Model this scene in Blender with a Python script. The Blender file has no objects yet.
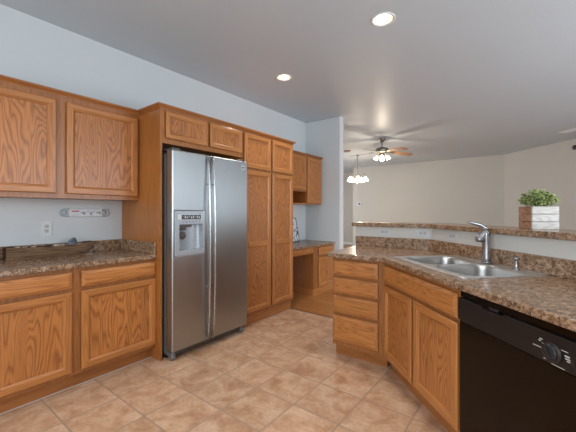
import bpy, bmesh, math, random
from mathutils import Vector, Matrix
random.seed(7)
S = bpy.context.scene
COL = S.collection
PI = math.pi

# ------------------------------------------------------------------ camera
cam = bpy.data.cameras.new('camera')
cam.sensor_width = 36.0
cam.lens = 321.36 / 576 * 36
cam.shift_y = -3.7 / 576
cam.clip_start = 0.02
camo = bpy.data.objects.new('camera', cam)
COL.objects.link(camo)
camo.location = (3.2214, 0.0, 1.2753)
camo.rotation_euler = (PI / 2, 0, 0.6533)
S.camera = camo

# ------------------------------------------------------------------ world, window light, exposure
S.view_settings.view_transform = 'Standard'
S.view_settings.look = 'None'
S.view_settings.gamma = 1.0
S.view_settings.exposure = 0.25
S.view_settings.use_curve_mapping = False
W = bpy.data.worlds.new('daylight')
S.world = W
W.use_nodes = True
W.node_tree.nodes['Background'].inputs[0].default_value = (0.62, 0.76, 1.0, 1)
W.node_tree.nodes['Background'].inputs[1].default_value = 0.9


def area(name, loc, rot, sx, sy, power, col):
    l = bpy.data.lights.new(name, 'AREA')
    l.shape = 'RECTANGLE'
    l.size, l.size_y = sx, sy
    l.energy = power
    l.color = col
    o = bpy.data.objects.new(name, l)
    o.location = loc
    o.rotation_euler = rot
    COL.objects.link(o)
    return o


# daylight standing in the unseen window openings, the west one added
area('daylight_kitchen_window', (3.1, -2.42, 1.55), (PI / 2, 0, 0), 3.0, 1.5, 104, (0.84, 0.93, 1.0))
area('daylight_glass_door', (5.88, 2.65, 1.3), (PI / 2, 0, PI / 2), 2.9, 2.3, 106, (0.84, 0.93, 1.0))
area('added_daylight_west', (-4.5, 8.0, 1.4), (PI / 2, 0, -PI / 2), 3.0, 1.9, 110, (0.88, 0.95, 1.0))  # added lamp, lifts the far wall and the recess
area('daylight_great_room_window', (5.88, 6.0, 1.1), (PI / 2, 0, PI / 2), 2.6, 2.0, 32, (0.84, 0.93, 1.0))


# ------------------------------------------------------------------ materials
def mat(name):
    m = bpy.data.materials.new(name)
    m.use_nodes = True
    nt = m.node_tree
    return m, nt, nt.nodes['Principled BSDF']


def N(nt, t, **kw):
    n = nt.nodes.new(t)
    for k, v in kw.items():
        setattr(n, k, v)
    return n


def ramp(nt, src, stops):
    r = N(nt, 'ShaderNodeValToRGB')
    els = r.color_ramp.elements
    while len(els) < len(stops):
        els.new(0.5)
    for e, (p, c) in zip(els, stops):
        e.position = p
        e.color = (*c, 1) if len(c) == 3 else c
    nt.links.new(src, r.inputs[0])
    return r.outputs[0]


def mixc(nt, fac, a, b, mode='MIX'):
    m = N(nt, 'ShaderNodeMix', data_type='RGBA', blend_type=mode)
    for s, v in ((m.inputs[0], fac), (m.inputs[6], a), (m.inputs[7], b)):
        if hasattr(v, 'links') or hasattr(v, 'is_linked'):
            nt.links.new(v, s)
        elif isinstance(v, tuple):
            s.default_value = (*v, 1)
        else:
            s.default_value = v
    return m.outputs[2]


def coords(nt, scale, rnd=True):
    tc = N(nt, 'ShaderNodeTexCoord')
    src = tc.outputs['Object']
    if rnd:
        oi = N(nt, 'ShaderNodeObjectInfo')
        cb = N(nt, 'ShaderNodeVectorMath', operation='MULTIPLY_ADD')
        nt.links.new(oi.outputs['Random'], cb.inputs[0])
        cb.inputs[1].default_value = (7.3, 11.1, 5.7)
        nt.links.new(src, cb.inputs[2])
        src = cb.outputs[0]
    mp = N(nt, 'ShaderNodeMapping')
    mp.inputs['Scale'].default_value = scale
    nt.links.new(src, mp.inputs[0])
    return mp.outputs[0]


def noise(nt, vec, scale, detail=3, rough=0.5, dist=0.0):
    n = N(nt, 'ShaderNodeTexNoise')
    n.inputs['Scale'].default_value = scale
    n.inputs['Detail'].default_value = detail
    n.inputs['Roughness'].default_value = rough
    n.inputs['Distortion'].default_value = dist
    nt.links.new(vec, n.inputs['Vector'])
    return n.outputs[0]


def mathn(nt, op, a, b=None):
    m = N(nt, 'ShaderNodeMath', operation=op)
    for i, v in enumerate((a, b)):
        if v is None:
            continue
        if isinstance(v, (int, float)):
            m.inputs[i].default_value = v
        else:
            nt.links.new(v, m.inputs[i])
    return m.outputs[0]


def bump(nt, bsdf, h, strength, dist=0.01):
    b = N(nt, 'ShaderNodeBump')
    b.inputs['Strength'].default_value = strength
    b.inputs['Distance'].default_value = dist
    nt.links.new(h, b.inputs['Height'])
    nt.links.new(b.outputs[0], bsdf.inputs['Normal'])


def oak(name, axis, light, dark, contrast=0.75, rings=9.0, rough=0.33, along_across=(0.9, 6.5)):
    m, nt, b = mat(name)
    along, across = along_across
    sc = {'z': (across, across, along), 'x': (along, across, across), 'y': (across, along, across)}[axis]
    v = coords(nt, sc)
    n = noise(nt, v, 1.0, 2.5, 0.5, 0.12)
    ring = mathn(nt, 'PINGPONG', mathn(nt, 'MULTIPLY', n, rings), 0.5)
    ringc = ramp(nt, ring, [(0.0, (0, 0, 0)), (0.10, (0.35, 0.35, 0.35)), (0.30, (0.9, 0.9, 0.9)), (0.5, (1, 1, 1))])
    fs = {'z': (170, 170, 5), 'x': (5, 170, 170), 'y': (170, 5, 170)}[axis]
    f = noise(nt, coords(nt, fs), 1.0, 2, 0.6)
    fc = ramp(nt, f, [(0.36, (0.62, 0.62, 0.62)), (0.55, (1, 1, 1))])
    big = noise(nt, coords(nt, tuple(x * 0.35 for x in sc)), 1.0, 2)
    base = mixc(nt, ringc, dark, light)
    base = mixc(nt, contrast, light, base)
    base = mixc(nt, 0.5, base, mixc(nt, 1.0, base, fc, 'MULTIPLY'))
    tint = ramp(nt, big, [(0.3, (0.88, 0.86, 0.84)), (0.7, (1.06, 1.05, 1.04))])
    col = mixc(nt, 1.0, base, tint, 'MULTIPLY')
    nt.links.new(col, b.inputs['Base Color'])
    b.inputs['Roughness'].default_value = rough
    b.inputs['Specular IOR Level'].default_value = 0.6
    bump(nt, b, f, 0.08, 0.002)
    return m


OL, OD = (0.53, 0.212, 0.058), (0.27, 0.088, 0.021)
OAKZ = oak('oak_vertical_grain', 'z', OL, OD, 0.45, 22, along_across=(0.35, 6))
OAKX = oak('oak_horizontal_grain', 'x', OL, OD, 0.45, 22, along_across=(0.35, 6))
OAKY = oak('oak_depth_grain', 'y', OL, OD, 0.5, 6)
OAKP = oak('oak_panel_grain', 'z', (0.53, 0.205, 0.053), (0.24, 0.07, 0.015), 0.8, 30, along_across=(0.75, 5.0))
OAKD = oak('oak_drawer_grain', 'x', (0.55, 0.222, 0.06), (0.27, 0.085, 0.018), 0.65, 26, along_across=(0.6, 7.0))
OAKS = oak('oak_veneer_side', 'z', (0.44, 0.165, 0.038), (0.33, 0.112, 0.022), 0.5, 12)
OAKT = oak('oak_toe_board', 'x', (0.40, 0.15, 0.04), (0.28, 0.095, 0.024), 0.5, 6)
FLOORW = None


def granite(name):
    m, nt, b = mat(name)
    v = coords(nt, (1, 1, 1), False)
    vo = N(nt, 'ShaderNodeTexVoronoi')
    vo.inputs['Scale'].default_value = 165
    wob = N(nt, 'ShaderNodeTexNoise')
    wob.inputs['Scale'].default_value = 90
    wob.inputs['Detail'].default_value = 3
    nt.links.new(v, wob.inputs['Vector'])
    wm = N(nt, 'ShaderNodeVectorMath', operation='MULTIPLY_ADD')
    nt.links.new(wob.outputs['Color'], wm.inputs[0])
    wm.inputs[1].default_value = (0.022, 0.022, 0.022)
    nt.links.new(v, wm.inputs[2])
    nt.links.new(wm.outputs[0], vo.inputs['Vector'])
    sep = N(nt, 'ShaderNodeSeparateColor')
    nt.links.new(vo.outputs['Color'], sep.inputs[0])
    c1 = ramp(nt, sep.outputs[0], [(0.0, (0.008, 0.005, 0.003)), (0.28, (0.05, 0.028, 0.014)), (0.46, (0.21, 0.112, 0.054)),
                                   (0.75, (0.42, 0.265, 0.16)), (0.97, (0.62, 0.50, 0.39))])
    n = noise(nt, v, 30, 5, 0.7, 0.6)
    c2 = ramp(nt, n, [(0.36, (0.045, 0.023, 0.011)), (0.48, (0.22, 0.118, 0.058)), (0.59, (0.45, 0.285, 0.175)), (0.72, (0.62, 0.49, 0.37))])
    col = mixc(nt, 0.6, c1, c2)
    nt.links.new(col, b.inputs['Base Color'])
    b.inputs['Roughness'].default_value = 0.24
    b.inputs['Specular IOR Level'].default_value = 0.8
    return m


GRAN = granite('brown_speckled_laminate')


def plain(name, col, rough=0.5, metal=0.0, spec=0.5, var=0.06, scale=40, bmp=0.0):
    m, nt, b = mat(name)
    n = noise(nt, coords(nt, (1, 1, 1)), scale, 3)
    c = ramp(nt, n, [(0.3, tuple(max(0, x * (1 - var)) for x in col)), (0.7, tuple(min(1, x * (1 + var)) for x in col))])
    nt.links.new(c, b.inputs['Base Color'])
    b.inputs['Roughness'].default_value = rough
    b.inputs['Metallic'].default_value = metal
    b.inputs['Specular IOR Level'].default_value = spec
    if bmp:
        bump(nt, b, n, bmp, 0.004)
    return m


def steel(name, col, rough, axis='z'):
    m, nt, b = mat(name)
    sc = {'z': (260, 260, 3), 'x': (3, 260, 260), 'n': (14, 14, 14)}[axis]
    n = noise(nt, coords(nt, sc), 1.0, 2)
    r = N(nt, 'ShaderNodeMapRange')
    r.inputs['To Min'].default_value = rough * 0.8
    r.inputs['To Max'].default_value = rough * 1.25
    nt.links.new(n, r.inputs[0])
    nt.links.new(r.outputs[0], b.inputs['Roughness'])
    c = ramp(nt, n, [(0.3, tuple(x * 0.95 for x in col)), (0.7, col)])
    nt.links.new(c, b.inputs['Base Color'])
    b.inputs['Metallic'].default_value = 1.0
    return m


def emis(name, col, strength):
    m, nt, b = mat(name)
    n = noise(nt, coords(nt, (1, 1, 1)), 30, 1)
    c = ramp(nt, n, [(0, tuple(x * 0.97 for x in col)), (1, col)])
    nt.links.new(c, b.inputs['Base Color'])
    nt.links.new(c, b.inputs['Emission Color'])
    b.inputs['Emission Strength'].default_value = strength
    b.inputs['Roughness'].default_value = 0.3
    return m


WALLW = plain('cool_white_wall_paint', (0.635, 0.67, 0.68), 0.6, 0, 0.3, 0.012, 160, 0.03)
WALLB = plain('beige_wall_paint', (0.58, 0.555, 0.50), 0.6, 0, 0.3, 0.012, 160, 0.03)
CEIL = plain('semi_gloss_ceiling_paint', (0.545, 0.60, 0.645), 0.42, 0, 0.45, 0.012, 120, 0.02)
WHITEP = plain('white_plastic', (0.66, 0.69, 0.70), 0.35)
WTRIM = plain('white_trim_paint', (0.8, 0.8, 0.79), 0.4)
DARKP = plain('black_plastic', (0.018, 0.016, 0.016), 0.35)
BLACKG = plain('black_gloss_enamel', (0.0100, 0.0045, 0.0018), 0.16, 0, 0.16)
BLACKS = plain('black_satin_enamel', (0.016, 0.0125, 0.011), 0.3, 0, 0.35)
GREYD = plain('grey_enamel_cabinet', (0.10, 0.092, 0.085), 0.5)
GREYP = plain('silver_grey_plastic', (0.42, 0.46, 0.50), 0.35, 0.3)
GREYM = plain('mid_grey_metal', (0.22, 0.23, 0.24), 0.4, 0.5)
GREYL = plain('pale_grey_ink', (0.55, 0.53, 0.5), 0.5)
INK = plain('dark_ink', (0.03, 0.03, 0.035), 0.5)
STEEL = steel('brushed_stainless_door', (0.43, 0.45, 0.455), 0.36)
STEELH = steel('polished_stainless_handle', (0.52, 0.53, 0.54), 0.26)
SINKM = steel('satin_stainless_sink', (0.52, 0.51, 0.49), 0.31, 'n')
RIMM = steel('satin_stainless_rim', (0.64, 0.63, 0.61), 0.42, 'n')
CHROME = steel('brushed_nickel', (0.42, 0.42, 0.43), 0.24, 'n')
BRONZE = steel('aged_pewter', (0.28, 0.25, 0.21), 0.4, 'n')
BULB = emis('lit_lamp_lens', (1.0, 0.93, 0.78), 9.0)
SHADE = emis('lit_frosted_glass', (1.0, 0.92, 0.76), 3.6)
REFLC = plain('gold_reflector', (0.75, 0.68, 0.52), 0.3, 0.6)
RED = plain('red_print', (0.55, 0.12, 0.16), 0.5)
LCD = plain('dark_display', (0.05, 0.055, 0.06), 0.2)
BARK = oak('weathered_grey_brown_wood', 'y', (0.21, 0.122, 0.06), (0.05, 0.026, 0.012), 0.9, 14, 0.8, along_across=(0.9, 16))
BARKD = plain('dark_hollowed_wood', (0.045, 0.028, 0.018), 0.85, 0, 0.2, 0.4, 50, 0.3)
SHELL = plain('pale_seashell', (0.55, 0.47, 0.37), 0.6, 0, 0.3, 0.3, 70)
SLATE = plain('blue_grey_stone', (0.13, 0.16, 0.20), 0.6, 0, 0.3, 0.3, 60)
BLADEW = oak('fan_blade_veneer', 'x', (0.42, 0.235, 0.14), (0.30, 0.15, 0.08), 0.5, 5)
LEAF = None


def leaf_material():
    m, nt, b = mat('succulent_green_leaf')
    n = noise(nt, coords(nt, (1, 1, 1), False), 75, 2)
    c = ramp(nt, n, [(0.30, (0.03, 0.07, 0.022)), (0.44, (0.17, 0.25, 0.06)), (0.60, (0.56, 0.60, 0.25))])
    nt.links.new(c, b.inputs['Base Color'])
    b.inputs['Roughness'].default_value = 0.45
    return m


LEAF = leaf_material()
PLBROWN = oak('brown_crate_wood', 'x', (0.40, 0.215, 0.125), (0.21, 0.10, 0.055), 0.7, 16, 0.6)
PLWHITE = oak('whitewashed_crate_wood', 'x', (0.60, 0.575, 0.54), (0.36, 0.31, 0.25), 0.5, 20, 0.6)


def tile_material():
    m, nt, b = mat('terracotta_beige_floor_tile')
    tc = N(nt, 'ShaderNodeTexCoord')
    mp = N(nt, 'ShaderNodeMapping')
    mp.inputs['Location'].default_value = (-0.615 + 0.335 * 40, -1.05 + 0.333 * 40, 0)
    nt.links.new(tc.outputs['Object'], mp.inputs[0])
    br = N(nt, 'ShaderNodeTexBrick')
    br.offset = 0.0
    br.squash = 1.0
    br.inputs['Scale'].default_value = 1.0
    br.inputs['Mortar Size'].default_value = 0.0055
    br.inputs['Mortar Smooth'].default_value = 0.3
    br.inputs['Bias'].default_value = 0.0
    br.inputs['Brick Width'].default_value = 0.335
    br.inputs['Row Height'].default_value = 0.333
    br.inputs['Color1'].default_value = (0.0, 0.0, 0.0, 1)
    br.inputs['Color2'].default_value = (1, 1, 1, 1)
    nt.links.new(mp.outputs[0], br.inputs['Vector'])
    v = coords(nt, (1, 1, 1), False)
    # shift the mottling from tile to tile
    vm = N(nt, 'ShaderNodeVectorMath', operation='MULTIPLY_ADD')
    nt.links.new(br.outputs['Color'], vm.inputs[0])
    vm.inputs[1].default_value = (9, 5, 3)
    nt.links.new(v, vm.inputs[2])
    n1 = noise(nt, vm.outputs[0], 7, 6, 0.62, 0.4)
    c1 = ramp(nt, n1, [(0.30, (0.42, 0.225, 0.125)), (0.45, (0.54, 0.325, 0.20)), (0.57, (0.62, 0.41, 0.275)), (0.72, (0.69, 0.50, 0.36))])
    n2 = noise(nt, v, 42, 4, 0.6)
    c2 = ramp(nt, n2, [(0.3, (0.86, 0.83, 0.8)), (0.65, (1.04, 1.04, 1.04))])
    c = mixc(nt, 1.0, c1, c2, 'MULTIPLY')
    pt = ramp(nt, br.outputs['Color'], [(0, (0.93, 0.92, 0.91)), (1, (1.05, 1.05, 1.05))])
    c = mixc(nt, 1.0, c, pt, 'MULTIPLY')
    c = mixc(nt, br.outputs['Fac'], c, (0.36, 0.255, 0.18))
    nt.links.new(c, b.inputs['Base Color'])
    b.inputs['Roughness'].default_value = 0.42
    b.inputs['Specular IOR Level'].default_value = 0.4
    h = mathn(nt, 'SUBTRACT', mathn(nt, 'MULTIPLY', n2, 0.12), br.outputs['Fac'])
    bump(nt, b, h, 0.35, 0.003)
    return m


def plank_material():
    m, nt, b = mat('honey_wood_plank_floor')
    tc = N(nt, 'ShaderNodeTexCoord')
    br = N(nt, 'ShaderNodeTexBrick')
    br.offset = 0.37
    br.inputs['Scale'].default_value = 1.0
    br.inputs['Mortar Size'].default_value = 0.0015
    br.inputs['Brick Width'].default_value = 1.1
    br.inputs['Row Height'].default_value = 0.085
    br.inputs['Color1'].default_value = (0.52, 0.225, 0.075, 1)
    br.inputs['Color2'].default_value = (0.41, 0.165, 0.05, 1)
    br.inputs['Mortar'].default_value = (0.2, 0.09, 0.03, 1)
    nt.links.new(tc.outputs['Object'], br.inputs['Vector'])
    g = noise(nt, coords(nt, (3, 90, 90)), 1, 3)
    gc = ramp(nt, g, [(0.35, (0.8, 0.78, 0.76)), (0.6, (1.04, 1.04, 1.04))])
    nt.links.new(mixc(nt, 1.0, br.outputs['Color'], gc, 'MULTIPLY'), b.inputs['Base Color'])
    b.inputs['Roughness'].default_value = 0.3
    return m


TILE = tile_material()
PLANK = plank_material()


def glass_material():
    m, nt, b = mat('window_glass')
    out = nt.nodes['Material Output']
    t = N(nt, 'ShaderNodeBsdfTransparent')
    g = N(nt, 'ShaderNodeBsdfGlossy')
    g.inputs['Roughness'].default_value = 0.02
    mx = N(nt, 'ShaderNodeMixShader')
    mx.inputs[0].default_value = 0.06
    nt.links.new(t.outputs[0], mx.inputs[1])
    nt.links.new(g.outputs[0], mx.inputs[2])
    nt.links.new(mx.outputs[0], out.inputs[0])
    return m


GLASS = glass_material()


def picture_material():
    m, nt, b = mat('black_and_white_print')
    n = noise(nt, coords(nt, (9, 9, 5), False), 1.7, 3, 0.6, 0.8)
    c = ramp(nt, n, [(0.36, (0.06, 0.06, 0.07)), (0.43, (0.35, 0.36, 0.38)), (0.48, (0.78, 0.79, 0.8))])
    nt.links.new(c, b.inputs['Base Color'])
    b.inputs['Roughness'].default_value = 0.25
    return m


PRINT = picture_material()


# ------------------------------------------------------------------ mesh helpers
class MB:
    def __init__(s):
        s.v, s.f, s.m, s.sm = [], [], [], []

    def add(s, vs, fs, mi=0, smooth=False):
        o = len(s.v)
        s.v += [tuple(v) for v in vs]
        for i, f in enumerate(fs):
            s.f.append(tuple(o + k for k in f))
            s.m.append(mi[i] if isinstance(mi, list) else mi)
            s.sm.append(smooth)
        return s

    def box(s, x0, x1, y0, y1, z0, z1, mi=0):
        vs = [(x, y, z) for z in (z0, z1) for y in (y0, y1) for x in (x0, x1)]
        return s.add(vs, [(0, 2, 3, 1), (4, 5, 7, 6), (0, 1, 5, 4), (2, 6, 7, 3), (0, 4, 6, 2), (1, 3, 7, 5)], mi)

    def loft(s, loops, mi=0, cap0=True, cap1=True, smooth=False, closed=True):
        n = len(loops[0])
        vs = [p for l in loops for p in l]
        fs = []
        ms = []
        for i in range(len(loops) - 1):
            for k in range(n if closed else n - 1):
                a, b = i * n + k, i * n + (k + 1) % n
                fs.append((a, b, b + n, a + n))
                ms.append(mi[k] if isinstance(mi, list) else mi)
        if cap0:
            fs.append(tuple(reversed(range(n))))
            ms.append(mi[0] if isinstance(mi, list) else mi)
        if cap1:
            fs.append(tuple((len(loops) - 1) * n + k for k in range(n)))
            ms.append(mi[0] if isinstance(mi, list) else mi)
        return s.add(vs, fs, ms, smooth)

    def lathe(s, prof, c=(0, 0, 0), n=24, mi=0, axis='z', cap0=True, cap1=True, M=None):
        loops = []
        for r, z in prof:
            l = []
            for k in range(n):
                a = 2 * PI * k / n
                p = (r * math.cos(a), r * math.sin(a), z)
                if axis == 'x':
                    p = (p[2], p[0], p[1])
                elif axis == 'y':
                    p = (p[1], p[2], p[0])
                p = Vector(p)
                if M:
                    p = M @ p
                l.append(p + Vector(c))
            loops.append(l)
        return s.loft(loops, mi, cap0, cap1, True)

    def tube(s, pts, rad, n=10, mi=0, sx=1.0):
        pts = [Vector(p) for p in pts]
        if not hasattr(rad, '__len__'):
            rad = [rad] * len(pts)
        loops = []
        up = None
        for i, p in enumerate(pts):
            t = (pts[min(i + 1, len(pts) - 1)] - pts[max(i - 1, 0)]).normalized()
            if up is None:
                up = Vector((0, 0, 1)) if abs(t.z) < 0.9 else Vector((1, 0, 0))
            a = t.cross(up).normalized()
            up = a.cross(t).normalized()
            loops.append([p + rad[i] * (math.cos(2 * PI * k / n) * a * sx + math.sin(2 * PI * k / n) * up) for k in range(n)])
        return s.loft(loops, mi, True, True, True)

    def prism(s, outer, z0, z1, holes=(), mi=0):
        bm = bmesh.new()
        edges = []
        top = []
        for lp in [outer] + list(holes):
            vs = [bm.verts.new((x, y, z1)) for x, y in lp]
            top.append(vs)
            for i in range(len(vs)):
                edges.append(bm.edges.new((vs[i], vs[(i + 1) % len(vs)])))
        bmesh.ops.triangle_fill(bm, use_beauty=True, use_dissolve=False, edges=edges)
        bm.verts.index_update()
        pts = [v.co.copy() for v in bm.verts]
        n = len(pts)
        fs = []
        for f in bm.faces:
            idx = [v.index for v in f.verts]
            if f.normal.z < 0:
                idx.reverse()
            fs.append(tuple(idx))
            fs.append(tuple(n + k for k in reversed(idx)))
        for li, vs in enumerate(top):
            lp = [v.index for v in vs]
            ar = sum(pts[lp[i]].x * pts[lp[(i + 1) % len(lp)]].y - pts[lp[(i + 1) % len(lp)]].x * pts[lp[i]].y for i in range(len(lp)))
            if (ar < 0) != (li > 0):
                lp.reverse()
            for i in range(len(lp)):
                a, b = lp[i], lp[(i + 1) % len(lp)]
                fs.append((b, a, n + a, n + b))
        bm.free()
        return s.add(pts + [Vector((p.x, p.y, z0)) for p in pts], fs, mi)

    def build(s, name, mats, parent=None, bevel=0.0, seg=2, loc=None, rotz=0.0, smooth_all=False):
        me = bpy.data.meshes.new(name)
        me.from_pydata(s.v, [], s.f)
        mats = mats if isinstance(mats, (list, tuple)) else [mats]
        for m in mats:
            me.materials.append(m)
        for p, mi, sm in zip(me.polygons, s.m, s.sm):
            p.material_index = mi
            p.use_smooth = sm or smooth_all
        bm = bmesh.new()
        bm.from_mesh(me)
        bmesh.ops.recalc_face_normals(bm, faces=bm.faces)
        bm.to_mesh(me)
        bm.free()
        o = bpy.data.objects.new(name, me)
        COL.objects.link(o)
        if parent:
            o.parent = parent
        if loc:
            o.location = loc
        o.rotation_euler.z = rotz
        if bevel:
            b = o.modifiers.new('edge', 'BEVEL')
            b.width = bevel
            b.segments = seg
            b.limit_method = 'ANGLE'
            b.angle_limit = math.radians(40)
        return o


def tag(o, label, cat, group=None):
    o['label'] = label
    o['category'] = cat
    if group:
        o['group'] = group
    return o


def thing(name, label, cat, loc=(0, 0, 0), rotz=0.0, group=None):
    o = bpy.data.objects.new(name, None)
    o.empty_display_size = 0.1
    COL.objects.link(o)
    o.location = loc
    o.rotation_euler.z = rotz
    return tag(o, label, cat, group)


def struct(o):
    o['kind'] = 'structure'
    return o


def rrect(x0, x1, y0, y1, r, n=5):
    out = []
    for cx, cy, a0 in ((x1 - r, y1 - r, 0), (x0 + r, y1 - r, PI / 2), (x0 + r, y0 + r, PI), (x1 - r, y0 + r, 1.5 * PI)):
        for k in range(n + 1):
            a = a0 + PI / 2 * k / n
            out.append((cx + r * math.cos(a), cy + r * math.sin(a)))
    return out


# ------------------------------------------------------------------ the room
H = 2.86
XR = 5.6          # right wall
YB = -2.2         # wall behind the camera
CANS = [(2.236, 2.572), (0.888, 2.971), (1.5, 0.55), (3.7, 0.8), (2.6, -1.1)]  # last three are unseen lamps added to brighten the floor


def wall_with_opening(name, axis, pos, t, a0, a1, o0, o1, z0, z1, m):
    """a wall in the plane axis=pos (thickness t) from a0 to a1 with one opening"""
    mb = MB()

    def bx(p0, p1, q0, q1):
        if axis == 'x':
            mb.box(pos, pos + t, p0, p1, q0, q1)
        else:
            mb.box(p0, p1, pos, pos + t, q0, q1)
    bx(a0, o0, 0, H)
    bx(o1, a1, 0, H)
    bx(o0, o1, z1, H)
    if z0 > 0:
        bx(o0, o1, 0, z0)
    return struct(mb.build(name, m))


struct(MB().box(-0.12, 0, YB - 0.12, 4.72, 0, H).build('wall_left', WALLW))
struct(MB().box(-4.2, 0.675, 4.72, 4.845, 0, H).build('wall_end', WALLW, bevel=0.012))
wall_with_opening('wall_back', 'y', YB - 0.12, 0.12, 0, XR + 0.12, 1.6, 4.6, 0.8, 2.3, WALLW)
mb = MB()
mb.box(XR, XR + 0.12, YB, 1.2, 0, H)
mb.box(XR, XR + 0.12, 1.2, 4.1, 2.45, H)
mb.box(XR, XR + 0.12, 4.1, 4.7, 0, H)
mb.box(XR, XR + 0.12, 4.7, 7.3, 0, 0.15)
mb.box(XR, XR + 0.12, 4.7, 7.3, 2.1, H)
mb.box(XR, XR + 0.12, 7.3, 7.7, 0, H)
struct(mb.build('wall_right', WALLB))
struct(MB().box(-1.96, 2.57, 10.6, 10.72, 0, H).build('wall_far', WALLB))
mb = MB().prism([(2.57, 10.6), (XR, 7.57), (XR + 0.12, 7.69), (2.65, 10.72), (2.57, 10.72)], 0, H)
struct(mb.build('wall_angled', WALLB))
struct(MB().box(-1.96, -1.84, 10.72, 11.6, 0, H).build('wall_passage', WALLB))
struct(MB().box(-4.2, -1.84, 11.6, 11.72, 0, H).build('wall_recess', WALLB))
wall_with_opening('wall_west', 'x', -4.32, 0.12, 4.72, 11.72, 6.5, 9.5, 0.45, 2.35, WALLB)  # opening made for the added west window
# floor: tile in the kitchen, planks from the desk onward
struct(MB().box(-0.12, XR + 0.12, YB - 0.12, 3.41, -0.1, 0).build('floor', TILE))
struct(MB().box(-4.32, XR + 0.12, 3.41, 11.72, -0.1, 0).build('floor_wood', PLANK))
struct(MB().box(0.62, 1.70, 3.402, 3.418, 0, 0.004).build('trim_1', plain('brown_floor_transition', (0.12, 0.065, 0.035), 0.5)))
# ceiling with the lamp holes, three of them for the added lamps
holes = [[(cx + 0.078 * math.cos(2 * PI * k / 28), cy + 0.078 * math.sin(2 * PI * k / 28)) for k in range(28)] for cx, cy in CANS]
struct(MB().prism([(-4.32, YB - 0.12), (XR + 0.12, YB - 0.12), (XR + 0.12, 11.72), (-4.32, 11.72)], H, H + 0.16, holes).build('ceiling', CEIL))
# baseboards of the great room and the hall
struct(MB().box(-1.96, 2.57, 10.585, 10.6, 0, 0.09).build('baseboard_far', WTRIM))
struct(MB().box(-4.2, -1.96, 11.585, 11.6, 0, 0.09).build('baseboard_recess', WTRIM))
# windows: frames and panes in the openings, the west one added


def window(name, axis, pos, a0, a1, z0, z1, nv):
    f = MB()
    g = MB()
    w = 0.05

    def bx(m, p0, p1, q0, q1, t0, t1):
        if axis == 'x':
            m.box(pos + t0, pos + t1, p0, p1, q0, q1)
        else:
            m.box(p0, p1, pos + t0, pos + t1, q0, q1)
    bx(f, a0, a1, z0, z0 + w, 0, 0.08)
    bx(f, a0, a1, z1 - w, z1, 0, 0.08)
    for k in range(nv + 1):
        c = a0 + (a1 - a0) * k / nv
        lo = min(max(c - w / 2, a0), a1 - w)
        bx(f, lo, lo + w, z0 + w, z1 - w, 0, 0.08)
    o = struct(f.build(name, WTRIM))
    bx(g, a0 + w, a1 - w, z0 + w, z1 - w, 0.036, 0.042)
    g.build('pane', GLASS, o)
    return o


window('window_1', 'y', YB - 0.12, 1.6, 4.6, 0.8, 2.3, 2)
window('door_1', 'x', XR + 0.04, 1.2, 4.1, 0.0, 2.45, 2)
window('window_2', 'x', XR + 0.04, 4.7, 7.3, 0.15, 2.1, 2)

window('added_window_west', 'x', -4.32, 6.5, 9.5, 0.45, 2.35, 2)  # unseen window added to light the far wall
struct(MB().box(0.6755, 0.684, 4.722, 4.843, 0.0, H - 0.001).build('added_end_board', WTRIM))  # white board added so the wall end reads brighter

# the pony wall that carries the raised bar
BY, BK = 3.25, 5.70
bendx = BK - BY
pony = [(1.675, BY), (bendx, BY), (4.35, BK - 4.35), (4.35 + 0.09, BK - 4.35 + 0.09), (bendx + 0.05, BY + 0.125), (1.675, BY + 0.125)]
struct(MB().prism(pony, 0, 1.124).build('wall_bar', plain('warm_white_wall_paint', (0.68, 0.66, 0.61), 0.6, 0, 0.3, 0.012, 160, 0.03)))


# ------------------------------------------------------------------ cabinets
def frame_loops(x0, x1, z0, z1, y):
    return [(x0, y, z0), (x1, y, z0), (x1, y, z1), (x0, y, z1)]


OAKF = oak('oak_face_frame_shaded', 'z', (0.40, 0.155, 0.043), (0.24, 0.078, 0.019), 0.5, 22, along_across=(0.35, 6))  # darker than the fronts: shade in the reveals put into the colour


def door(parent, x0, x1, z0, z1, yf, rail=0.058, th=0.024, mid=None):
    """framed door, front face at local y = yf - th; a recessed panel is its sub-part"""
    mb = MB()
    y0, y1 = yf, yf - th

    def ring(inset, y):
        return frame_loops(x0 + inset, x1 - inset, z0 + inset, z1 - inset, y)
    mats = [1, 0, 1, 0]
    mb.loft([ring(rail + 0.002, y0 - 0.004), ring(0.012, y0), ring(0.012, y1 + 0.014), ring(0.0, y1 + 0.010), ring(0.0, y1 + 0.005), ring(0.002, y1 + 0.002), ring(0.006, y1),
             ring(rail - 0.015, y1), ring(rail - 0.013, y1 + 0.003), ring(rail - 0.004, y1 + 0.007), ring(rail, y1 + 0.012), ring(rail + 0.002, y0 - 0.004)],
            mats, False, False)
    if mid:
        m0, m1 = mid
        mb.box(x0 + rail - 0.002, x1 - rail + 0.002, y1, y0 - 0.004, m0, m1, 1)
        mb.loft([[(x0 + rail - .002, y1, m0), (x0 + rail - .002, y1 + .009, m0 - .01), (x0 + rail - .002, y0 - .004, m0 - .01), (x0 + rail - .002, y0 - .004, m0)],
                 [(x1 - rail + .002, y1, m0), (x1 - rail + .002, y1 + .009, m0 - .01), (x1 - rail + .002, y0 - .004, m0 - .01), (x1 - rail + .002, y0 - .004, m0)]], 1)
    d = mb.build('door', [OAKZ, OAKX], parent)
    r = rail + 0.0015
    spans = [(z0 + r, z1 - r)] if not mid else [(z0 + r, mid[0]), (mid[1], z1 - r)]
    for a, b in spans:
        MB().box(x0 + r, x1 - r, y1 + 0.0122, y0 - 0.004, a, b).build('panel', OAKP, d)
    return d


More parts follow.
